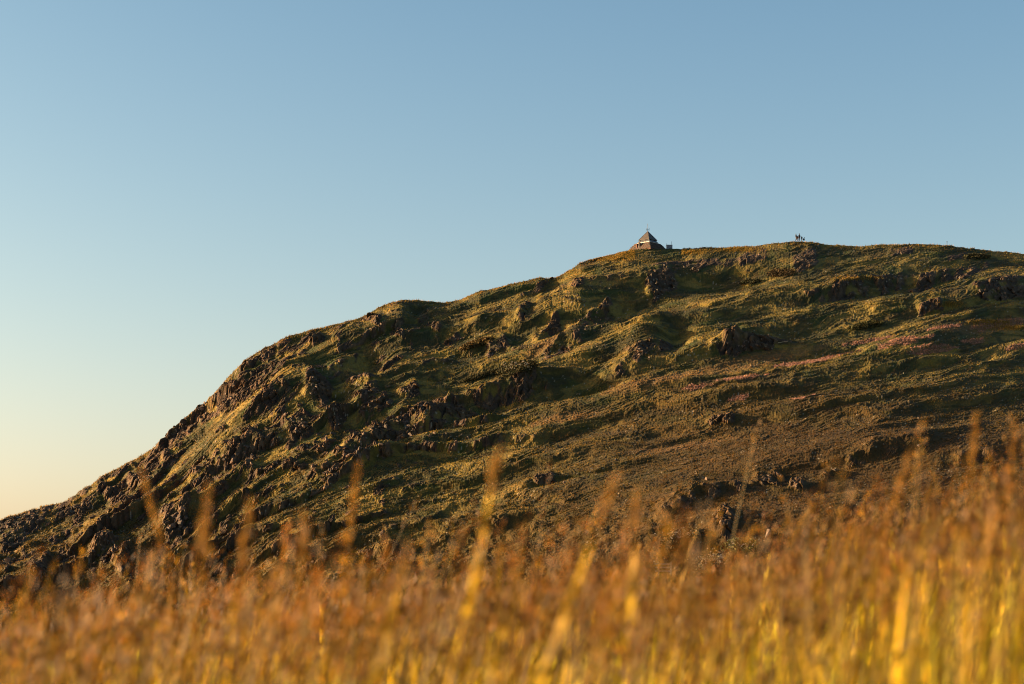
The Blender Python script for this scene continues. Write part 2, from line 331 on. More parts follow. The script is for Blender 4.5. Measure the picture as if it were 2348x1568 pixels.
C = np.where(lich[..., None], np.array((0.20, 0.17, 0.12), np.float32), C)
# back of the hill
bq = np.array([6.0, 18.0, 45.0, 110.0, 260.0])
Pb = np.repeat(P[-1][None], len(bq), 0).copy(); Pb[:, :, 1] += bq[:, None]; Pb[:, :, 2] -= (0.02 * bq + 0.0016 * bq ** 2)[:, None] * 0.9 + 0.3
Pb[:, :, 0] += Pb[:, :, 0] * (bq[:, None] / 500)
fq = np.linspace(1.0, 0.03, 34)                    # the foot runs on down to the valley floor
fq = np.linspace(1.0, 0.0, 90)[:-1]
fy = dist_base(px1)[None, :] - fq[:, None] * 95; b0, b1, b2 = ray(px1, np.full(NC, YB))
Pf = np.stack([(b0 / b1)[None, :] * fy, fy, EYE + (b2 / b1 * dist_base(px1))[None, :] + 0 * fy], -1)
Pf[:, :, 2] += (-18.5 - Pf[:, :, 2]) * fq[:, None] + (1.2 * fbm(Pf[:, :, 0] / 6, Pf[:, :, 1] / 5, 3, 171) + 0.35 * fbm(Pf[:, :, 0] / 1.1, Pf[:, :, 1] / 1.4, 3, 173)) * np.minimum(fq * 8, 1)[:, None]
Cf = np.empty(Pf.shape, np.float32); Cf[:] = (0.050, 0.030, 0.008); Cf = lerp3(Cf, (0.038, 0.036, 0.008), sstep(-.3, .4, fbm(Pf[:, :, 0] / 5, Pf[:, :, 1] / 4, 3, 172)))
Call = np.concatenate([Cf, C, np.repeat(C[-1][None], len(bq), 0)], 0)
Pall = np.concatenate([Pf, P, Pb], 0)
nr = NR + len(bq) + len(fq)
idx = np.arange(nr * NC).reshape(nr, NC)
quads = np.stack([idx[:-1, :-1], idx[:-1, 1:], idx[1:, 1:], idx[1:, :-1]], -1).reshape(-1, 4)
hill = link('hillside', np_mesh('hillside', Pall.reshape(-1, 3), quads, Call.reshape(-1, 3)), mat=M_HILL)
tag(hill, 'craggy heath covered hill rising from lower left to a long flat summit', kind='structure')

PRX, PRY = project(P)                            # where each point shows, for finding a spot on the slope
def spot(px, py):
    """the point of the slope seen at a view pixel"""
    j = int(np.clip(round((px - px1[0]) / (px1[1] - px1[0])), 0, NC - 1))
    run = np.minimum.accumulate(PRY[:, j]); k = int(np.argmax(run <= py)) if (run <= py).any() else int(np.argmin(run))
    return Vector(P[k, j]), k, j

# ------------------------------------------------------------------ lower ground: valley and the meadow knoll the camera stands on
def ground_z(x, y):
    """meadow under the camera, rising a little away and to the right, then falling into the valley"""
    rise = (0.012 + 0.045 * np.clip(0.5 + x / (0.5 * np.maximum(y, 1.0) + 1.0), 0, 1.2)) * np.minimum(np.maximum(y, 0), 9)
    drop = np.where(y > 9, -np.clip((y - 9) * 0.10, 0, 16) , 0)
    return rise * np.where(y > 9, np.exp(-(np.clip(y, 9, 99) - 9) / 8), 1) + drop
gy = np.concatenate([np.linspace(-60, -2, 12), np.linspace(-1, 12, 60), np.geomspace(12.5, 360, 90)])
gx = np.sign(np.linspace(-1, 1, 401)) * (np.abs(np.linspace(-1, 1, 401)) * 60 + 400 * np.abs(np.linspace(-1, 1, 401)) ** 3)
GX, GY = np.meshgrid(gx, gy)
GZ = ground_z(GX, GY) + 0.03 * noise(GX * 1.3, GY * 1.3, 201) + 0.5 * noise(GX / 20, GY / 20, 202) * sstep(12, 60, GY)
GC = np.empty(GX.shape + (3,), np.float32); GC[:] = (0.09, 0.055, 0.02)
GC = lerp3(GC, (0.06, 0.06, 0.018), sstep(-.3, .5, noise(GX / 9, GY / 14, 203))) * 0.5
gi = np.arange(GX.size).reshape(GX.shape)
gq = np.stack([gi[:-1, :-1], gi[:-1, 1:], gi[1:, 1:], gi[1:, :-1]], -1).reshape(-1, 4)
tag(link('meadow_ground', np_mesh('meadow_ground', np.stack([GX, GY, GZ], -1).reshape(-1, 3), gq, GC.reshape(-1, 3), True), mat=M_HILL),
    'earth and turf of the meadow under the tall grass', kind='structure')
far = np.array([(-9000, -4000, -24), (9000, -4000, -24), (9000, 12000, -24), (-9000, 12000, -24)], float)
tag(link('lowland', np_mesh('lowland', far, np.array([[0, 1, 2, 3]]), np.tile((0.035, 0.032, 0.015), (4, 1))), mat=M_HILL), 'low land far behind the hill', kind='structure')

# ------------------------------------------------------------------ rocks
def rock_mesh(name, sx, sy, sz, n=16, seed=0):
    r = random.Random(seed); bm = bmesh.new()
    for _ in range(n):
        v = Vector((r.uniform(-1, 1), r.uniform(-1, 1), r.uniform(-1, 1)))
        mx = max(abs(v.x), abs(v.y), abs(v.z)); v = v / mx * r.uniform(0.8, 1.0)
        v = v.lerp(v.normalized(), 0.35)
        bm.verts.new((v.x * sx, v.y * sy, v.z * sz))
    res = bmesh.ops.convex_hull(bm, input=bm.verts)
    bmesh.ops.delete(bm, geom=[g for g in res['geom_interior'] if isinstance(g, bmesh.types.BMVert)], context='VERTS')
    me = bpy.data.meshes.new(name); bm.to_mesh(me); bm.free()
    return me
ROCKS = []
for i in range(10):
    rr = random.Random(50 + i)
    ROCKS.append(rock_mesh('rock_block', 0.5, 0.5 * rr.uniform(.5, .9), 0.5 * rr.uniform(.7, 1.3), 18, i))
    ROCKS[-1].materials.append(M_ROCK if i % 10 < 7 else M_ROCKPALE)

# loose stones: thousands, joined
def joined_rocks(name, pts, sizes, mat):
    Vs, Fs, off = [], [], 0
    base = []
    for me in ROCKS:
        v = np.array([p.co[:] for p in me.vertices]); me.calc_loop_triangles(); f = np.array([t.vertices[:] for t in me.loop_triangles])
        base.append((v, f))
    for p, s in zip(pts, sizes):
        v, f = base[rng.integers(len(base))]
        Rm = np.array(Euler((rng.uniform(-.5, .5), rng.uniform(-.3, .8), rng.uniform(0, 6.28))).to_matrix())
        Vs.append((v * s) @ Rm.T + p); Fs.append(f + off); off += len(v)
    me = np_mesh(name, np.concatenate(Vs), np.concatenate(Fs)); 
    return link(name, me, mat=mat)
kk = rng.integers(20, NR - 2, 60000); jj = rng.integers(0, NC, 60000)
w = rf[kk, jj]; sel = rng.random(60000) < (w ** 1.5) * 0.07 + 0.001 * (Q[kk, jj] > .0)
kk, jj = kk[sel], jj[sel]
print('loose rocks', len(kk))
lr = joined_rocks('loose_rocks', P[kk, jj] + np.array([0, 0, 0.02]), np.clip(rng.lognormal(-1.15, 0.45, len(kk)), .12, .9), M_ROCK)
tag(lr, 'loose broken stones and small ledges scattered over the crags of the hill', kind='stuff')

# the crags one can point to: each a thing made of its own blocks
CRAGS = [
 ((410,1200),(40,34),9,(1.5,3.4),'big dark crag low on the left of the hill, above the first grass plumes'),
 ((240,1268),(24,32),7,(1.3,3.0),'black shaded crag just above the grass near the left edge, split by a pale plume'),
 ((98,1325),(22,46),7,(1.0,2.4),'narrow dark rib of rock running down into the grass at the far left foot'),
 ((45,1200),(46,26),8,(1.0,2.2),'grey crag on the left edge under the lowest stretch of skyline'),
 ((322,1092),(16,26),6,(1.0,2.0),'pale sunlit rock teeth standing on the lower left slope above a pinkish plume'),
 ((470,940),(18,12),5,(1.0,2.2),'small rock pinnacle breaking the skyline on the steep left ridge'),
 ((415,990),(40,30),8,(.9,2.0),'broken grey rock step on the skyline below the little pinnacle'),
 ((548,1043),(52,34),11,(1.4,3.2),'large shadowed crag with a turf lip in the left middle of the hill'),
 ((540,905),(44,40),10,(.8,1.8),'band of brown broken rock along the steepest part of the left ridge'),
 ((725,892),(30,40),13,(.9,2.0),'brightest tan sunlit crag of slabs in the upper left part of the slope'),
 ((773,948),(26,28),9,(.8,1.7),'brown rock steps directly below the brightest tan crag'),
 ((682,972),(40,32),9,(1.0,2.4),'dark brown crag just left and below the brightest tan crag'),
 ((853,745),(20,12),5,(.8,1.6),'small pale slanting rock under the hump of the left skyline'),
 ((843,905),(26,18),6,(1.0,2.2),'dark notch crag to the right of the brightest tan crag'),
 ((941,897),(24,18),7,(.7,1.5),'small brown rock cluster on green turf in the middle left'),
 ((925,988),(110,26),14,(1.2,2.8),'long dark rock band crossing the middle of the hill'),
 ((820,1042),(44,24),9,(1.2,2.8),'black crag at the lower end of the long dark rock band'),
 ((760,1082),(40,16),7,(.9,2.0),'shaded rock step at the edge of smooth grass in the lower middle'),
 ((1140,797),(30,15),7,(.8,1.8),'brown crag beside a dark shrub mat under the middle skyline'),
 ((1203,724),(18,16),5,(.8,1.6),'curved dark rock cleft high under the middle skyline'),
 ((1346,735),(44,34),11,(.8,1.9),'broad broken crag casting the big hollow shadow below the hut'),
 ((1302,678),(34,9),6,(.7,1.4),'thin rock ledge slanting down to the left below the hut'),
 ((1515,640),(26,36),11,(.9,2.0),'grey crag spilling down directly under the hut'),
 ((1575,608),(46,14),8,(.8,1.8),'dark rock face right of the crag under the hut'),
 ((1480,812),(44,16),8,(.8,1.8),'isolated dark outcrop on grass in the middle of the slope'),
 ((1722,788),(76,12),14,(.8,1.7),'large black outcrop standing alone on the turf above the pink heather'),
 ((1843,598),(26,20),8,(.7,1.5),'pale speckled crag directly below the group of people'),
 ((1722,583),(30,14),6,(.7,1.5),'brown rocks near the summit left of the people'),
 ((1980,655),(80,16),10,(.8,1.8),'shaded rock band below the summit right of the people'),
 ((2169,627),(90,16),10,(.8,1.8),'grey rock band under the right part of the summit'),
 ((2299,672),(44,26),9,(1.0,2.3),'dark crag at the right edge below the summit'),
 ((2065,575),(22,9),5,(.7,1.4),'small sunlit outcrop just under the right skyline'),
 ((1827,1108),(18,8),4,(1.0,1.9),'two pale boulders side by side at the foot of the slope on the right'),
 ((1762,1098),(20,16),5,(.8,1.6),'sunlit rock knob casting a black shadow at the foot of the slope'),
 ((1657,1212),(12,26),4,(1.0,2.0),'dark upright slab low on the right among bushes'),
 ((1250,1095),(24,14),6,(.4,.9),'scatter of small pale stones on smooth grass between two tall plumes'),
]
for (c, hw, n, szr, lab) in CRAGS:
    base, _, _ = spot(*c)
    e = empty('rock_crag', base); tag(e, lab, 'crag', 'rock crags on the hillside')
    r = random.Random(int(c[0] * 7 + c[1]))
    for b in range(n * 2):
        ppx = c[0] + r.gauss(0, .5) * hw[0]; ppy = c[1] + r.gauss(0, .45) * hw[1]
        p, k, j = spot(ppx, ppy)
        s = r.uniform(*szr) * 0.42
        me = ROCKS[r.randrange(10) if r.random() < .75 else 7 + r.randrange(3)]
        o = link('rock_block', me, e)
        o.location = p - base + Vector((0, 0.15 * s, 0.05 * s))
        o.rotation_euler = (r.uniform(-.4, .4), r.uniform(0.0, .8), r.uniform(0, 6.28)); o.scale = (s * r.uniform(.8, 1.5), s, s * r.uniform(.8, 1.25))
BOULD = [((3680/1.7452,1789/1.7452),.8,'single pale stone on the dark heath low on the right'),
 ((3345/1.7452,1887/1.7452),1.1,'grey boulder in a dark hollow near the foot of the slope on the right'),
 ((2260/1.7452+0,1935/1.7452),.7,'pale angular stone on grass above the golden plumes in the middle'),
 ((1620,1100),.8,'small whitish stone between the leaning plume and the scatter of stones'),
 ((3073/1.7452,2150/1.7452),1.7,'whitish leaning slab low among the bushes'),
 ((2910/1.7452,2240/1.7452),.9,'stone half hidden by the top of the blurred grass'),
 ((1265,637),1.2,'dark rock lump sticking up from the skyline left of the hut'),
 ((16,1290),1.6,'tan boulder at the left edge just above the grass')]
for (c, s, lab) in BOULD:
    p, _, _ = spot(*c)
    o = link('boulder', ROCKS[7 + int(c[0]) % 3] if 'dark' not in lab else ROCKS[2]); o.location = p + Vector((0, 0, .2 * s)); o.scale = (s * 1.2, s, s); o.rotation_euler = (.2, .3, c[0])
    tag(o, lab, 'boulder', 'single boulders on the hill')

# ------------------------------------------------------------------ hill tufts and flowers
def tufts(name, kk, jj, hgt, wid, colr, blades=2, lean=(0.15, 0, 0)):
    n = len(kk); base = P[kk, jj] - np.array([0, 0, .04])
    V = []; Cc = []
    for b in range(blades):
        a = rng.uniform(0, 6.28, n); h = hgt * rng.uniform(.6, 1.3, n); w = wid * rng.uniform(.6, 1.3, n)
        dx = np.cos(a) * w; dy = np.sin(a) * w; ln = np.stack([rng.normal(lean[0], .25, n) * h, rng.normal(lean[1], .25, n) * h, h], -1)
        off = rng.normal(0, .12, (n, 3)) * np.array([1, 1, 0])
        V.append(np.stack([base + off + np.stack([-dx, -dy, 0 * dx], -1), base + off + np.stack([dx, dy, 0 * dx], -1), base + off + ln], 1))
        Cc.append(np.repeat(colr[:, None, :], 3, 1))
    V = np.concatenate(V, 0).reshape(-1, 3); Cc = np.concatenate(Cc, 0).reshape(-1, 3)
    return link(name, np_mesh(name, V, np.arange(len(V)).reshape(-1, 3), Cc), mat=M_TUFT)
n = 130000
kk = rng.integers(5, NR, n); jj = rng.integers(60, NC - 60, n)
keep = (rf[kk, jj] < .35) & (rng.random(n) < (.45 + .55 * sstep(-.2, .4, tus[kk, jj]))); kk, jj = kk[keep], jj[keep]
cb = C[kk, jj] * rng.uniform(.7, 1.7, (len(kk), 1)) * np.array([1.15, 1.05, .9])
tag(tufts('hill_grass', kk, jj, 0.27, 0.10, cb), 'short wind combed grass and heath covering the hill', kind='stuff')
# taller golden grass on the brow by the hut and along the skyline
kk = []; jj = []
gold = [(1480,582,70,8,5000),(1400,592,60,8,1500),(1560,578,60,6,2200),(1690,573,50,6,900),(2270,740,50,6,900),(2310,752,50,6,900),(1960,640,60,6,500),(2180,700,30,8,400),(1300,625,40,8,400)]
for (cx, cy, hl, hw, m_) in gold:
    for _ in range(m_):
        p, k, j = spot(cx + random.gauss(0, .5) * hl, cy + random.gauss(0, .5) * hw); kk.append(k); jj.append(j)
for _ in range(5000):
    kk.append(NR - 1 - int(abs(random.gauss(0, 5)))); jj.append(random.randrange(NC))
kk = np.array(kk); jj = np.array(jj)
ok = ~((px1[jj] > 1455) & (px1[jj] < 1562) & (kk > NR - 26)); kk, jj = kk[ok], jj[ok]
cg = np.array((0.19, 0.12, 0.022)) * rng.uniform(.6, 1.4, (len(kk), 1))
tag(tufts('brow_grass', kk, jj, 0.42, 0.05, cg, 2, (.2, 0, 0)), 'taller golden grass along the brow of the hill and below the hut', kind='stuff')
# heather
sel = np.argwhere(pinkm > .35); sel = sel[rng.integers(0, len(sel), 3800)]
cpk = np.array((0.22, 0.118, 0.088)) * rng.uniform(.6, 1.5, (len(sel), 1))
tag(tufts('pink_heather', sel[:, 0], sel[:, 1], 0.30, 0.10, cpk), 'patches of pink flowering heather strewn along the right half of the slope', kind='stuff')

# dark shrub mats
def shrub(c, hl, hw, hgt, ang, lab, colr=(0.028, 0.026, 0.010), white=0):
    base, _, _ = spot(*c)
    e = empty('shrub_mat', base); tag(e, lab, 'shrub', 'low dark shrub mats on the slope')
    n = int(900 * hl * hw / 900 + 500); r = np.random.default_rng(int(c[0]))
    V = []; Cc = []; k = 0
    while k < n:
        a = r.uniform(-1, 1); b = r.uniform(-1, 1)
        if a * a + b * b > 1 - .3 * r.random(): continue
        k += 1
        ca, sa = math.cos(R(ang)), math.sin(R(ang))
        dx = a * hl * ca - b * hw * sa; dy = a * hl * sa + b * hw * ca
        p, _, _ = spot(c[0] + dx, c[1] - dy)
        lift = hgt * max(0, 1 - a * a - b * b) ** .5 * r.uniform(.2, 1.0)
        q = np.array(p) - np.array(base) + np.array([0, -.3 * lift, lift])
        u1 = r.normal(0, 1, 3); u1 /= np.linalg.norm(u1); u2 = np.cross(u1, r.normal(0, 1, 3)); u2 /= np.linalg.norm(u2) + 1e-6
        s = r.uniform(.18, .42)
        V += [q - u1 * s, q + u1 * s, q + u2 * s * .9]; cc_ = np.array(colr) * r.uniform(.6, 1.8)
        Cc += [cc_] * 3
    link('foliage', np_mesh('foliage', np.array(V), np.arange(len(V)).reshape(-1, 3), np.array(Cc)), e, M_MAT)
    if white:
        V = []
        for _ in range(white):
            p, _, _ = spot(c[0] + r.normal(0, .35) * hl, c[1] + r.normal(0, .3) * hw); q = np.array(p) - np.array(base) + np.array([0, -.4, .9 * hgt])
            s = r.uniform(.06, .16); V += [q + (-s, 0, 0), q + (s, 0, 0), q + (0, 0, s * 1.5)]
        fo = link('flowers', np_mesh('flowers', np.array(V), np.arange(len(V)).reshape(-1, 3), np.tile((.6, .5, .38), (len(V), 1))), e, M_TUFT); fo['kind'] = 'stuff'
shrub((1185,848),56,15,1.3,12,'largest dark shrub mat, flecked with white flowers, in the middle of the slope',white=60)
shrub((1110,862),62,6,.7,16,'thin dark shrub strip trailing left from the flecked shrub mat')
shrub((1790,629),36,8,1.1,4,'oval dark shrub mat below and left of the people',(0.035,0.024,0.010))
shrub((1092,790),44,9,.8,18,'brownish green shrub mat beside a crag under the middle skyline',(0.06,0.040,0.012))
shrub((2239,590),34,6,.7,0,'dark shrub mat right under the skyline near the right edge')
shrub((1720,648),26,5,.6,6,'small dark shrub patch left below the oval shrub mat')
shrub((1985,748),44,8,.8,8,'dark green shrub patch between grass and pink heather on the right',(0.04,0.038,0.012))
shrub((1640,1300),60,26,1.6,10,'pale twigged bushes behind the blurred grass low in the middle',(0.08,0.06,0.03),white=120)
shrub((1560,1240),50,22,1.4,20,'bushes with whitish seed heads above the golden blades in the middle',(0.07,0.05,0.022),white=90)
shrub((1700,1262),50,20,1.4,0,'round green bushes at the foot of the slope near the leaning slab',(0.05,0.05,0.016),white=30)
p, _, _ = spot(1794, 787)
e = bmesh.new(); bmesh.ops.create_cone(e, segments=6, radius1=.06, radius2=.03, depth=2.7, cap_ends=True); me = bpy.data.meshes.new('fallen_pole'); e.to_mesh(me); e.free()
o = link('fallen_pole', me, mat=simple_mat('bleached wood', (.5, .4, .25), .8)); o.location = p + Vector((0, -.2, .25)); o.rotation_euler = (0, R(80), 0)
tag(o, 'pale thin pole lying on the turf right of the large black outcrop', 'pole')

# ------------------------------------------------------------------ hut on the summit
M_ROOF = simple_mat('brown roof sheet', (0.042, 0.036, 0.029), 0.55, 0.2, 0.12, 3)
M_WHITE = simple_mat('white trim', (0.45, 0.43, 0.38), 0.6, 0, 0.06, 3)
M_STONE = simple_mat('reddish rubble stone', (0.10, 0.045, 0.028), 0.9, 0, 0.5, 3.5, 0.8)
M_STONE2 = simple_mat('grey rubble stone', (0.046, 0.032, 0.023), 0.9, 0, 0.5, 5, 0.6)
M_DARK = simple_mat('dark timber', (0.03, 0.024, 0.02), 0.7)
M_METAL = simple_mat('dark grey metal', (0.02, 0.024, 0.03), 0.6, 0.2, 0.1)
M_GREY = simple_mat('grey painted boards', (0.20, 0.23, 0.27), 0.6, 0, 0.1, 4)
mg, ng, lg, bgl = mat_new('window glass'); bgl.inputs['Base Color'].default_value = (0.06, 0.065, 0.065, 1); bgl.inputs['Roughness'].default_value = 0.25; bgl.inputs['Specular IOR Level'].default_value = 0.6
M_GLASS = mg

def bm_obj(name, bm, mat, parent=None):
    bmesh.ops.recalc_face_normals(bm, faces=bm.faces)
    me = bpy.data.meshes.new(name); bm.to_mesh(me); bm.free(); return link(name, me, parent, mat)
def add_box(bm, c, s, rot=None):
    r = bmesh.ops.create_cube(bm, size=1); vs = r['verts']
    Mx = Matrix.Translation(c) @ (rot.to_matrix().to_4x4() if rot else Matrix.Identity(4)) @ Matrix.Diagonal((*s, 1))
    bmesh.ops.transform(bm, matrix=Mx, verts=vs); return vs
def add_bar(bm, a, b, rad, seg=6):
    a = Vector(a); b = Vector(b); d = b - a
    r = bmesh.ops.create_cone(bm, segments=seg, radius1=rad, radius2=rad, depth=d.length, cap_ends=True)
    bmesh.ops.transform(bm, matrix=Matrix.Translation((a + b) / 2) @ d.to_track_quat('Z', 'Y').to_matrix().to_4x4(), verts=r['verts'])
def frustum(bm, h0, z0, h1, z1):
    v = [bm.verts.new((sx * h0, sy * h0, z0)) for sx, sy in ((-1, -1), (1, -1), (1, 1), (-1, 1))]
    t = [bm.verts.new((sx * h1, sy * h1, z1)) for sx, sy in ((-1, -1), (1, -1), (1, 1), (-1, 1))]
    bm.faces.new(v[::-1]); bm.faces.new(t)
    for i in range(4): bm.faces.new((v[i], v[(i + 1) % 4], t[(i + 1) % 4], t[i]))
S2 = math.sqrt(0.5)
hp, _, _ = spot(1485, 572)
HUT_Y = 556.0
hx, hy, hz = ray(2591.7 / 1.7452, 990 / 7.3375 / 1.7452 + 860 / 1.7452)
hut = empty('stone_hut', (hx / hy * HUT_Y, HUT_Y, EYE + hz / hy * HUT_Y), R(45 + 3))
tag(hut, 'small pyramid roofed hut with battered stone base on the summit', 'hut')
K = HUT_Y / 552
def fr(name, h0, z0, h1, z1, mat, parent=hut):
    bm = bmesh.new(); frustum(bm, h0 * S2 * K, z0 * K, h1 * S2 * K, z1 * K); return bm_obj(name, bm, mat, parent)
base_o = fr('stone_base', 6.1, -1.2, 3.45, 1.36, M_STONE)
# rubble stones laid on the four battered faces
bm = bmesh.new(); r = random.Random(9)
for f in range(4):
    Rz = Matrix.Rotation(f * math.pi / 2, 4, 'Z')
    for row in range(11):
        z = -0.9 + row * 0.20; hw = (6.1 + (3.45 - 6.1) * (z + 1.2) / 2.56) * S2 * K
        x = -hw + .1
        while x < hw - .1:
            wd = r.uniform(.18, .45)
            c = Rz @ Vector((x + wd / 2, -hw - .01, z * K + .1))
            add_box(bm, c, (wd * .92, r.uniform(.10, .2), r.uniform(.14, .19)), Euler((R(-30) + r.uniform(-.1, .1), r.uniform(-.08, .08), f * math.pi / 2)))
            x += wd
o = bm_obj('rubble_stones', bm, M_STONE2, base_o); o['kind'] = 'stuff'
fr('white_band', 3.16, 1.363, 3.08, 1.56, M_WHITE)
fr('window_band', 2.98, 1.562, 2.28, 2.38, M_DARK)
# panes and mullions on each sloping side
wb = [o for o in hut.children if o.name.startswith('window_band')][0]
for f in range(4):
    Rz = Matrix.Rotation(f * math.pi / 2, 4, 'Z')
    h0, z0, h1, z1 = 2.98 * S2 * K, 1.60 * K, 2.32 * S2 * K, 2.32 * K
    def pt(u, v, out):
        hh = h0 + (h1 - h0) * v; return Rz @ Vector((u * hh, -hh - out * .75, z0 + (z1 - z0) * v + out * .65))
    for (u0, u1) in ((-.96, -.62), (-.52, .30), (.40, .96)):
        bm = bmesh.new()
        a = [bm.verts.new(pt(u, v, .012)) for u, v in ((u0, .04), (u1, .04), (u1 - .04, .96), (u0 - .04, .96))]
        b = [bm.verts.new(pt(u, v, .05)) for u, v in ((u0, .04), (u1, .04), (u1 - .04, .96), (u0 - .04, .96))]
        bm.faces.new(a[::-1]); bm.faces.new(b)
        for i in range(4): bm.faces.new((a[i], a[(i + 1) % 4], b[(i + 1) % 4], b[i]))
        bm_obj('pane', bm, M_GLASS, wb)
roof = fr('roof', 2.66, 2.384, 0.05, 5.03, M_ROOF)
fr('eave_board', 2.72, 2.30, 2.69, 2.380, M_DARK)
bm = bmesh.new()
for sx, sy in ((-1, -1), (1, -1), (1, 1), (-1, 1)): add_bar(bm, (sx * 2.66 * S2 * K, sy * 2.66 * S2 * K, 2.41 * K), (0, 0, 5.05 * K), .045)
bm_obj('hip_cap', bm, M_ROOF, roof)
bm = bmesh.new()
add_bar(bm, (-3.1 * S2, -3.1 * S2, 1.5), (-2.4 * S2, -2.4 * S2, 2.3), .05); bm_obj('corner_trim', bm, M_WHITE, hut)
bm = bmesh.new(); add_bar(bm, (-3.5 * S2, -3.5 * S2, .75), (-3.42 * S2, -3.42 * S2, 1.40), .05); bm_obj('drain_pipe', bm, M_WHITE, hut)
# doorway cut into the left stone face, white gable piece beside it
# local -X side faces left-front after the 48 degree turn
bm = bmesh.new(); add_box(bm, (-3.25, 0.45, .30), (1.0, 0.62, 1.9)); bm_obj('doorway', bm, M_DARK, hut)
bm = bmesh.new(); add_box(bm, (-3.30, 0.93, .22), (1.3, 0.26, 1.75), Euler((0, R(-14), 0))); bm_obj('door_cheek', bm, M_STONE, hut)
bm = bmesh.new(); v = [bm.verts.new(p_) for p_ in ((-2.9, -.12, 1.34), (-2.9, .14, 1.34), (-3.3, .02, .70), (-2.3, -.12, 1.34), (-2.3, .14, 1.34), (-2.3, .02, .7))]
bm.faces.new(v[:3]); bm.faces.new(v[3:][::-1]); bm.faces.new((v[0], v[3], v[4], v[1])); bm.faces.new((v[1], v[4], v[5], v[2])); bm.faces.new((v[2], v[5], v[3], v[0]))
bm_obj('white_bracket', bm, M_WHITE, hut)
# things on the right roof face
Rr = Matrix.Rotation(-R(48), 4, 'Z')
bm = bmesh.new(); add_box(bm, Rr @ Vector((1.35, -.25, 3.42)), (.24, .24, .34)); bm_obj('roof_vent', bm, M_DARK, hut)
bm = bmesh.new(); add_bar(bm, Rr @ Vector((1.02, -.95, 2.9)), Rr @ Vector((1.02, -1.05, 3.2)), .05); bm_obj('flue_pipe', bm, M_WHITE, hut)
mast = empty('mast', (0, 0, 5.0 * K)); mast.parent = hut
bm = bmesh.new(); add_bar(bm, (0, 0, -.1), (0, 0, .9), .06); add_bar(bm, (0, 0, .9), (0, 0, 2.2), .055); bm_obj('pole', bm, M_METAL, mast)
bm = bmesh.new()
for s in (-1, 1):
    add_bar(bm, Rr @ Vector((0, 0, .25)), Rr @ Vector((s * .25, 0, .46)), .035); add_bar(bm, Rr @ Vector((s * .04, 0, .46)), Rr @ Vector((s * .40, 0, .46)), .035)
bm_obj('cross_arm', bm, M_METAL, mast)
for s in (-1, 1):
    bm = bmesh.new(); add_bar(bm, Rr @ Vector((s * .38, 0, .20)), Rr @ Vector((s * .42, 0, .92)), .04); bm_obj('aerial', bm, M_METAL, mast)
bm = bmesh.new(); add_bar(bm, Rr @ Vector((-.40, 0, .28)), Rr @ Vector((-.62, 0, .04)), .022); bm_obj('strut', bm, M_METAL, mast)

# small slatted screen box with posts to the right of the hut
def at(sx_, sy_, Y):
    a, b, c = ray(sx_ / 1.7452, sy_ / 1.7452); return Vector((a / b * Y, Y, EYE + c / b * Y))
ZX = lambda x: 2450 + x / 7.3375
ZY = lambda y: 860 + y / 7.3375
pb = at(ZX(1670), ZY(985), 556)
box = empty('screen_box', pb, R(6)); tag(box, 'small grey slatted box between two posts right of the hut', 'screen')
u = 1 / 7.3375 / 7963 * 556
bm = bmesh.new(); add_box(bm, (0, 0, 0), (170 * u, .8, 190 * u)); bm_obj('body', bm, M_DARK, box)
for i in range(7):
    bm = bmesh.new(); add_box(bm, (0, -.43, (-40 + i * 21) * u), (166 * u, .05, 15 * u), Euler((R(-18), 0, 0))); bm_obj('slat', bm, M_GREY, box)
bm = bmesh.new(); add_box(bm, (0, 0, 101 * u), (186 * u, .95, 8 * u)); bm_obj('lid', bm, M_METAL, box)
for x, t in ((-82, 152), (60, 215)):
    bm = bmesh.new(); add_bar(bm, (x * u, -.1, 105 * u), (x * u, -.1, t * u), 4.5 * u); bm_obj('post', bm, M_METAL, box)
bm = bmesh.new(); add_bar(bm, (-86 * u, 0, 80 * u), (-175 * u, 0, -10 * u), .014); bm_obj('guy_wire', bm, M_METAL, box)

# frail weed on the right skyline
wp = at(3788, 975, 566); wd = empty('dead_weed', wp); tag(wd, 'tiny dead weed standing alone on the skyline near the right edge', 'weed')
for a, b in ((-.12, .62), (.0, .7), (.14, .66)):
    bm = bmesh.new(); add_bar(bm, (a * .3, 0, -.4), (a, 0, b), .02); bm_obj('stem', bm, M_METAL, wd)
    bm = bmesh.new(); bmesh.ops.create_icosphere(bm, subdivisions=1, radius=.07, matrix=Matrix.Translation((a, 0, b))); bm_obj('seed_head', bm, M_METAL, wd)

# weathered grey gate half hidden by the blurred grass, low in the middle
gsp, _, _ = spot(2655 / 1.7452, 2300 / 1.7452); gsp = gsp + Vector((0, -.3, .9))
gp = gsp
gt = empty('field_gate', gp, R(8)); gt.scale = (gsp.y / 250,) * 3; tag(gt, 'weathered grey rail gate mostly hidden behind the blurred grass', 'gate')
g = 1 / 7.827 / 7963 * 250
M_WOOD = simple_mat('weathered wood', (0.22, 0.19, 0.17), 0.85, 0, 0.2, 6)
for z in (0.62, .2, -.25):
    bm = bmesh.new(); add_box(bm, (0, 0, z), (2.1, .05, .2)); bm_obj('rail', bm, M_WOOD, gt)
for x in (-.6, 1.0):
    bm = bmesh.new(); add_box(bm, (x, .07, -.2), (.16, .1, 2.2)); bm_obj('post', bm, M_WOOD, gt)

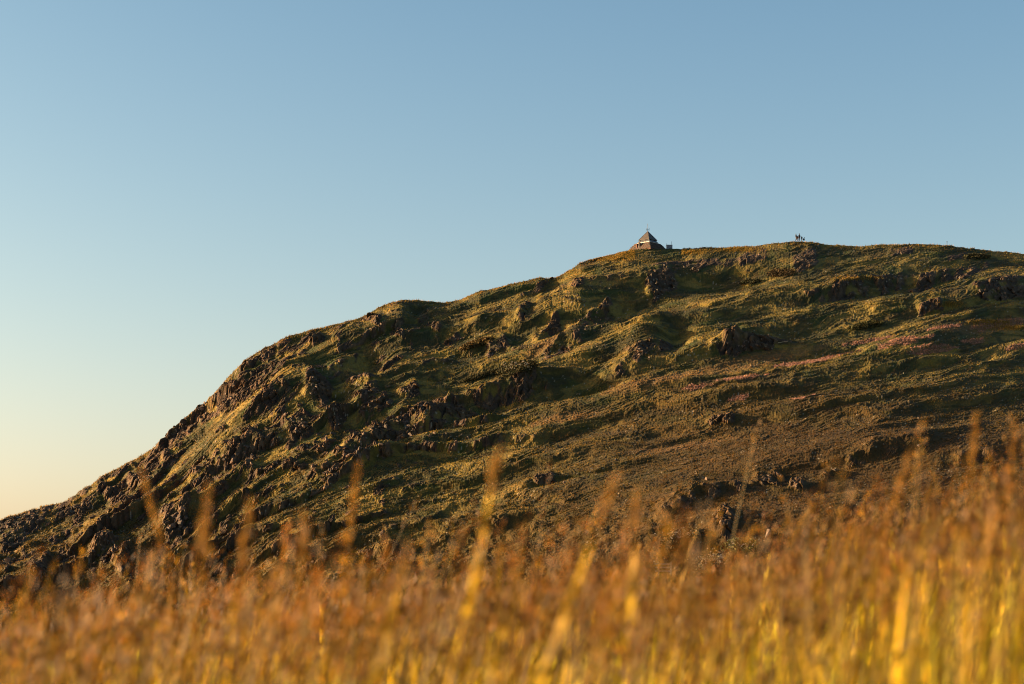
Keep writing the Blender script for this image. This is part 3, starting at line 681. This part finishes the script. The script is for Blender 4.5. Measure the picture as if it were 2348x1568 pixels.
# ------------------------------------------------------------------ people on the summit
SKIN = simple_mat('skin', (0.10, 0.055, 0.035), 0.6, 0, .05)
def cloth(n_, c): return simple_mat(n_, c, 0.9, 0, .12)
CL = dict(black=cloth('black cloth', (.006, .006, .007)), navy=cloth('navy cloth', (.008, .012, .02)), green=cloth('olive cloth', (.012, .016, .012)),
          red=cloth('dark red cloth', (.03, .006, .005)), tan=cloth('tan cloth', (.28, .17, .07)), pink=cloth('pale pink cloth', (.16, .075, .05)), brown=cloth('brown cloth', (.09, .05, .03)))
HAIR = simple_mat('dark hair', (.02, .015, .012), .7)
def person(px, py, height, face, pose, top, legs, lab, dy=0.0):
    loc = at(px, py, 1)                      # direction only
    p, _, _ = spot(px / 1.7452, py / 1.7452 + 1)
    Y = p.y - 0.6 + dy; q = at(px, py, Y)
    e = empty('person', q, face); tag(e, lab, 'person', 'people gathered on the summit')
    S = height * 1.18 / 1.75
    J = {'pelvis': (0, 0, .93), 'waist': (0, 0, 1.08), 'chest': (0, 0, 1.32), 'neck': (0, .01, 1.47), 'head': (0, .0, 1.56), 'crown': (0, .0, 1.70)}
    for s, n_ in ((-1, 'l'), (1, 'r')):
        J['hip' + n_] = (s * .09, 0, .88); J['knee' + n_] = (s * .10, -.02, .48); J['ank' + n_] = (s * .10, .02, .08); J['toe' + n_] = (s * .11, -.14, .03)
        J['sho' + n_] = (s * .18, 0, 1.40); J['elb' + n_] = (s * .24, .02, 1.12); J['wri' + n_] = (s * .24, -.06, .88); J['han' + n_] = (s * .24, -.09, .79)
    if pose == 'arms':       # forearms held out in front
        for n_, s in (('l', -1), ('r', 1)): J['wri' + n_] = (s * .17, -.25, 1.10); J['han' + n_] = (s * .13, -.34, 1.13)
    if pose == 'stride':
        J['kneel'] = (-.10, -.16, .50); J['ankl'] = (-.10, -.20, .09); J['toel'] = (-.10, -.36, .04); J['ankr'] = (.10, .22, .10); J['toer'] = (.11, .08, .03)
    if pose in ('sit', 'crouch'):
        dz = -.66
        for k_ in list(J):
            if not k_.startswith(('knee', 'ank', 'toe')):
                x_, y_, z_ = J[k_]; lean = (z_ - .93) * (-.55 if pose == 'crouch' else -.1) if z_ > .93 else 0
                J[k_] = (x_, y_ + lean + (.08 if pose == 'crouch' else 0), z_ + dz)
        for n_, s in (('l', -1), ('r', 1)):
            J['knee' + n_] = (s * .16, -.34, .46); J['ank' + n_] = (s * .13, -.30 if pose == 'sit' else -.12, .08); J['toe' + n_] = (s * .13, -.46 if pose == 'sit' else -.28, .03)
            J['elb' + n_] = (s * .25, -.12, .52); J['wri' + n_] = (s * .14, -.34, .50); J['han' + n_] = (s * .10, -.41, .47)
    if pose == 'bend':
        for k_ in ('waist', 'chest', 'neck', 'head', 'crown', 'shol', 'shor', 'elbl', 'elbr'):
            x_, y_, z_ = J[k_]; J[k_] = (x_, y_ - (z_ - .93) * .55, z_ - (z_ - .93) * .14)
        for n_, s in (('l', -1), ('r', 1)): J['wri' + n_] = (s * .18, -.42, .95); J['han' + n_] = (s * .16, -.48, .88)
    rad = {'pelvis': .15, 'waist': .125, 'chest': .16, 'neck': .06, 'head': .085, 'crown': .07, 'hip': .095, 'knee': .06, 'ank': .042, 'toe': .038, 'sho': .075, 'elb': .045, 'wri': .032, 'han': .035}
    names = list(J); E_ = [('pelvis', 'waist'), ('waist', 'chest'), ('chest', 'neck'), ('neck', 'head'), ('head', 'crown')]
    for n_ in 'lr': E_ += [('pelvis', 'hip' + n_), ('hip' + n_, 'knee' + n_), ('knee' + n_, 'ank' + n_), ('ank' + n_, 'toe' + n_), ('chest', 'sho' + n_), ('sho' + n_, 'elb' + n_), ('elb' + n_, 'wri' + n_), ('wri' + n_, 'han' + n_)]
    me = bpy.data.meshes.new('tmp'); me.from_pydata([Vector(J[k_]) * S for k_ in names], [(names.index(a), names.index(b)) for a, b in E_], [])
    to = bpy.data.objects.new('tmp', me); col.objects.link(to)
    sk = to.modifiers.new('s', 'SKIN'); ss = to.modifiers.new('u', 'SUBSURF'); ss.levels = 1
    for i, k_ in enumerate(names):
        rr = rad.get(k_, rad.get(k_[:-1], .05)) * S * (1.75 if k_ not in ('head', 'crown', 'neck') else 1.1); me.skin_vertices[0].data[i].radius = (rr, rr); me.skin_vertices[0].data[i].use_root = (k_ == 'pelvis')
    dg = bpy.context.evaluated_depsgraph_get(); bm_ = bpy.data.meshes.new_from_object(to.evaluated_get(dg)); bpy.data.objects.remove(to)
    bm_.materials.clear()
    for m_ in (SKIN, CL[top], CL[legs]): bm_.materials.append(m_)
    hip = J['pelvis'][2] * S; nk = Vector(J['neck']) * S
    jp = {k_: Vector(v_) * S for k_, v_ in J.items()}
    for pl in bm_.polygons:
        c = pl.center; k_ = min(jp, key=lambda a: (jp[a] - c).length)
        pl.material_index = 0 if k_ in ('head', 'crown', 'neck') or k_.startswith('han') else (2 if k_.startswith(('hip', 'knee', 'ank', 'toe')) or k_ == 'pelvis' else 1)
        pl.use_smooth = True
    link('body', bm_, e)
    bm = bmesh.new(); bmesh.ops.create_icosphere(bm, subdivisions=2, radius=.115 * S); bmesh.ops.delete(bm, geom=[v for v in bm.verts if v.co.z < -.02 * S and v.co.y < -.02 * S], context='VERTS')
    bmesh.ops.transform(bm, matrix=Matrix.Translation(jp['crown'] + Vector((0, .02, -.04)) * S), verts=bm.verts); bm_obj('hair', bm, HAIR, e)
    return e
FEET = 900 + 985 / 16.77 + 4.5
PX = lambda x: 3140 + x / 16.77
person(PX(748), FEET, 1.72, R(70), 'stride', 'black', 'black', 'tall person in long black clothes at the left end of the group')
person(PX(800), FEET, 1.42, R(90), 'bend', 'green', 'tan', 'stooping person in dark jacket and pale lit trousers beside the tall black figure')
person(PX(878), FEET, 1.20, R(-60), 'stand', 'red', 'red', 'small person in dark red standing in the middle of the group', -.3)
person(PX(972), FEET, 1.80, R(85), 'arms', 'navy', 'black', 'slim standing person holding hands forward, second tall figure')
person(PX(1130), FEET, 1.12, R(-20), 'stand', 'red', 'pink', 'short person in dark red top with pale pink legs')
person(PX(1245), FEET, 1.35, R(75), 'crouch', 'black', 'green', 'crouching person in black at the right end of the group')

# ------------------------------------------------------------------ foreground meadow, close to the lens
def topline(px): return np.interp(px, [-400, 0, 400, 800, 1200, 1600, 1900, 2347, 2700], [1450, 1425, 1370, 1355, 1315, 1305, 1240, 1130, 1080])
GV, GF, GCc = [], [], []
goff = 0
def add_tris(Vt, Ct):
    """Vt (n,3,3) triangles, Ct (n,3) colours"""
    global goff
    GV.append(Vt.reshape(-1, 3)); GCc.append(np.repeat(Ct, 3, 0))
def ribbon(c0, c1, w0, w1, side, colr):
    a = c0 - side * w0[:, None]; b = c0 + side * w0[:, None]; c = c1 + side * w1[:, None]; d = c1 - side * w1[:, None]
    add_tris(np.stack([a, b, c], 1), colr); add_tris(np.stack([a, c, d], 1), colr)
NP = 3500
Yp = rng.uniform(2.1 ** 1.5, 7.5 ** 1.5, NP) ** (1 / 1.5); Xp = rng.uniform(-1, 1, NP) * (0.33 * Yp + 0.2)
pxp = VW / 2 + F * Xp / Yp
gz = ground_z(Xp, Yp)
tail = np.minimum(rng.exponential(46, NP), np.where(pxp < 300, 120, 260)); row = topline(pxp) + 95 + rng.normal(0, 50, NP) - tail
ztop = EYE + Yp / F * (HOR - row)
hgt = np.clip(ztop - gz, .35, 1.5)
base = np.stack([Xp, Yp, gz], 1)
clump = noise(Xp * 1.6, Yp * 1.1, 301)
lively = np.exp(1.1 * noise(Xp * 5.0, Yp * 1.5, 305) + 0.8 * noise(Xp * 1.7, Yp * .8, 307))[:, None]
lean = np.stack([rng.normal(.16, .12, NP) + .08 * clump, rng.normal(0, .08, NP), np.zeros(NP)], 1)
base[:, 0] -= lean[:, 0] * hgt * 0.8
def stalk_pt(t): return base + np.stack([lean[:, 0] * hgt * t ** 1.8, lean[:, 1] * hgt * t ** 1.8, hgt * t], 1)
cstem = np.array((0.12, 0.07, 0.010)) * rng.uniform(.6, 1.3, (NP, 1)) * (1 + np.array((0, .25, 0)) * rng.random((NP, 1)))
ang = rng.uniform(0, 6.28, NP); side = np.stack([np.cos(ang) * .3 + .7, np.sin(ang) * .6, 0 * ang], 1); side /= np.linalg.norm(side, axis=1)[:, None]
ts = [0, .4, .65, .82, .93, 1.0]
for a, b in zip(ts[:-1], ts[1:]):
    ribbon(stalk_pt(a), stalk_pt(b), np.full(NP, .0016) * (1.2 - .6 * a), np.full(NP, .0016) * (1.2 - .6 * b), side, cstem)
# seed heads
hl_ = rng.uniform(.07, .17, NP); hr = rng.uniform(.006, .020, NP)
chead = np.where((rng.random(NP) < .62)[:, None], np.array((0.092, 0.040, 0.006)), np.array((0.135, 0.073, 0.008))) * rng.uniform(.35, 1.5, (NP, 1)) * np.clip(lively, .4, 1.8)
top = stalk_pt(1.0); d_ = stalk_pt(1.0) - stalk_pt(.86); d_ /= np.linalg.norm(d_, axis=1)[:, None]
for s in range(16):
    t = rng.uniform(0, 1, NP); rr = hr * np.sin(np.pi * np.clip(t * .85 + .1, 0, 1)) * rng.uniform(.3, 1.2, NP); a = rng.uniform(0, 6.28, NP)
    c = top + d_ * ((t - .75) * hl_)[:, None] + np.stack([np.cos(a) * rr, np.sin(a) * rr, 0 * a], 1)
    L_ = rng.uniform(.006, .013, NP); dirv = d_ + np.stack([np.cos(a), np.sin(a), .3 + 0 * a], 1) * .5; dirv /= np.linalg.norm(dirv, axis=1)[:, None]
    sd = np.cross(dirv, rng.normal(0, 1, (NP, 3))); sd /= np.linalg.norm(sd, axis=1)[:, None]
    wv = L_ * .28
    add_tris(np.stack([c - sd * wv[:, None], c + sd * wv[:, None], c + dirv * L_[:, None] * 1.6], 1), chead * rng.uniform(.8, 1.2, (NP, 1)))
# leaf blades
for k in range(3):
    yg = (rng.random(NP) < .45 + .3 * clump); bh = hgt - np.clip(tail - 25, 0, 400) / F * Yp - np.where(yg, rng.uniform(.06, .20, NP), rng.uniform(.0, .16, NP)) ; ln = rng.normal(.10, .09, NP); w_ = rng.uniform(.0014, .0040, NP)
    a = rng.uniform(0, 6.28, NP); side = np.stack([np.cos(a), np.sin(a), 0 * a], 1)
    off = rng.normal(0, .05, (NP, 3)) * np.array([1, 1, 0])
    cbl = np.clip(lively, .3, 2.2) * np.where(yg[:, None], np.array((0.34, 0.30, 0.004)), np.array((0.31, 0.195, 0.006))) * np.where(rng.random((NP, 1)) < .20, rng.uniform(1.6, 2.4, (NP, 1)), rng.uniform(.2, 1.1, (NP, 1)))
    def bp(t): return base + off + np.stack([ln * bh * t ** 2.2, 0.1 * ln * bh * t ** 2, bh * t * (1 - .08 * np.abs(ln) * t)], 1)
    tt = [0, .35, .6, .8, .92, 1.0]; ww_ = [1, 1, .95, .75, .45, .05]
    for i in range(5): ribbon(bp(tt[i]), bp(tt[i + 1]), w_ * ww_[i], w_ * ww_[i + 1], side, cbl)
# the same meadow further off, down the far side of the knoll
NP = 9000
Yp = rng.uniform(7.0, 60.0, NP); Yp[:4500] = rng.uniform(7.0, 20.0, 4500); Xp = rng.uniform(-1, 1, NP) * (0.40 * Yp + 0.5)
hgt = rng.uniform(.5, .85, NP); base = np.stack([Xp, Yp, ground_z(Xp, Yp)], 1)
lean = np.stack([rng.normal(.16, .12, NP), rng.normal(0, .08, NP), np.zeros(NP)], 1)
side = np.tile(np.array((1.0, 0, 0)), (NP, 1)); lv = np.exp(.8 * noise(Xp * .8, Yp * .5, 311))[:, None]
cs = np.array((0.15, 0.095, 0.012)) * rng.uniform(.5, 1.5, (NP, 1)) * lv
wd_ = .0022 + .00018 * Yp
for a, b in ((0, .5), (.5, .8), (.8, 1.0)): ribbon(stalk_pt(a), stalk_pt(b), wd_ * (1.1 - a), wd_ * (1.1 - b), side, cs)
for k in range(3):
    off = rng.normal(0, .12, (NP, 3)) * np.array([1, 1, 0]); bh = hgt * rng.uniform(.6, 1, NP)
    add_tris(np.stack([base + off - side * wd_[:, None] * 2, base + off + side * wd_[:, None] * 2, base + off + np.stack([rng.normal(.1, .1, NP), 0 * bh, bh], 1)], 1), cs * rng.uniform(.6, 1.5, (NP, 1)))
top = stalk_pt(1.0); ch = np.array((0.10, 0.048, 0.008)) * rng.uniform(.5, 1.5, (NP, 1)) * lv
for k in range(10):
    c = top + rng.normal(0, 1, (NP, 3)) * np.array([.014, .014, .035]); sd = rng.normal(0, 1, (NP, 3)) * .012
    add_tris(np.stack([c - sd, c + sd, c + np.array([0.006, 0, .035])], 1), ch)
V_ = np.concatenate(GV); C_ = np.concatenate(GCc)
print('meadow tris', len(V_) // 3)
tag(link('meadow_grass', np_mesh('meadow_grass', V_, np.arange(len(V_)).reshape(-1, 3), C_), mat=M_GRASS), 'out of focus golden and rust coloured meadow grass filling the foreground', kind='stuff')

# the tall single plumes: top point, lower point (view pixels), distance, kind
PLUMES = [
 ((1142,1040),(1085,1340),2.2,'reed','tallest plume of the middle, rust tip over a golden blade'),
 ((1412,1098),(1245,1545),2.0,'reed','strongly right leaning golden plume with bright bands, right of the middle'),
 ((820,1068),(790,1330),2.8,'seed','thin orange plume standing over smooth grass left of the middle'),
 ((326,1082),(392,1320),2.8,'seed','faint pinkish plume leaning left below the steep ridge'),
 ((478,1118),(455,1330),2.2,'seed','broad reddish plume in front of the black crags'),
 ((575,1150),(545,1360),2.5,'seed','pale golden plume with a round top beside the reddish plume'),
 ((2238,955),(2215,1180),3.0,'seed','highest plume near the right edge over dark heath'),
 ((2328,975),(2300,1200),2.8,'seed','orange plume at the very right edge'),
 ((2085,1040),(2010,1260),2.6,'seed','right leaning orange plume on the right'),
 ((1185,1310),(1125,1560),2.2,'reed','short golden blade with bright blobs below the tallest middle plume'),
 ((1460,1130),(1440,1500),2.5,'reed','upright pale golden blade right of the leaning banded plume'),
 ((700,1170),(690,1340),2.6,'seed','small brownish plume between the round topped and the thin orange one'),
 ((1890,1370),(1870,1560),2.2,'reed','bright yellow blade tip standing low on the right'),
 ((935,1260),(860,1560),2.15,'reed','wide golden blade rising from the bottom edge left of the middle'),
 ((1280,1450),(1255,1568),2.15,'reed','brightest yellow blade at the bottom edge in the middle'),
]
def tri_obj(name, T, Ct, parent):
    T = np.array(T); return link(name, np_mesh(name, T.reshape(-1, 3), np.arange(len(T) * 3).reshape(-1, 3), np.repeat(np.array(Ct), 3, 0)), parent, M_GRASS)
for i, (tp, bt, Y, kd, lab) in enumerate(PLUMES):
    r = np.random.default_rng(700 + i)
    T = at(tp[0] * 1.7452, tp[1] * 1.7452, Y); B = at(bt[0] * 1.7452, bt[1] * 1.7452, Y)
    gx0 = B.x - (T.x - B.x) * .6; g0 = float(ground_z(np.array([gx0]), np.array([Y]))[0])
    root = Vector((gx0, Y, g0)); e = empty('grass_plume', root); tag(e, lab, 'grass plume', 'tall single grass stalks rising above the meadow')
    Tn, Bn, R0 = np.array(T - root), np.array(B - root), np.zeros(3)
    def cur(t): # quadratic through root, B, T
        return (1 - t) ** 2 * R0 + 2 * t * (1 - t) * (2 * Bn - .5 * R0 - .5 * Tn) + t * t * Tn if False else (R0 + (Bn - R0) * t / .6 if t < .6 else Bn + (Tn - Bn) * (t - .6) / .4)
    tr, ct = [], []
    for s in range(12):
        a, b = cur(s / 12), cur((s + 1) / 12); w = .0013
        for sd in (np.array((w, 0, 0)), np.array((0, w, 0))):
            tr += [[a - sd, a + sd, b + sd], [a - sd, b + sd, b - sd]]; ct += [(.27, .15, .02)] * 2
    tri_obj('stem', tr, ct, e)
    tr, ct = [], []
    hd = Tn - Bn; Lh = np.linalg.norm(hd); hd = hd / Lh
    span = min(Lh * .75, (.075 + .05 * r.random()) if kd == 'seed' else .05)
    for s in range(62 if kd == 'seed' else 50):
        t = r.random(); rr = (.0040 if kd == 'seed' else .004) * math.sin(math.pi * min(1, t * .85 + .12)) * r.uniform(.2, 1.1); a = r.uniform(0, 6.28)
        c = Tn - hd * span * (1 - t) + np.array((math.cos(a) * rr, math.sin(a) * rr, 0)); l_ = r.uniform(.005, .010)
        dv = hd + np.array((math.cos(a), math.sin(a), 0)) * .4; dv /= np.linalg.norm(dv); sd = np.cross(dv, r.normal(0, 1, 3)); sd /= np.linalg.norm(sd); sd *= l_ * .3
        tr.append([c - sd, c + sd, c + dv * l_ * 1.5]); ct.append(np.array((.20, .11, .02)) * r.uniform(.7, 1.3))
    tri_obj('seed_head', tr, ct, e)
    if kd == 'reed':
        tr, ct = [], []; n_ = 16; prev = None
        for s in range(n_ + 1):
            t = s / n_; c = Bn - (Tn - Bn) * .25 + (Tn - Bn) * (1.05 * t); w = .0056 * (1 - t ** 3 * .9); tw = 1.1 * math.sin(t * 9 + i)
            sd = np.array((math.cos(tw) * w, math.sin(tw) * w, 0))
            if prev is not None:
                tr += [[prev[0] - prev[1], prev[0] + prev[1], c + sd], [prev[0] - prev[1], c + sd, c - sd]]; ct += [np.array((.52, .35, .03)) * (.75 + .45 * math.sin(t * 23 + i * 2))] * 2  # light caught on the twisting blade, painted into its colour as bright bands
            prev = (c, sd)
        tri_obj('leaf_blade', tr, ct, e)
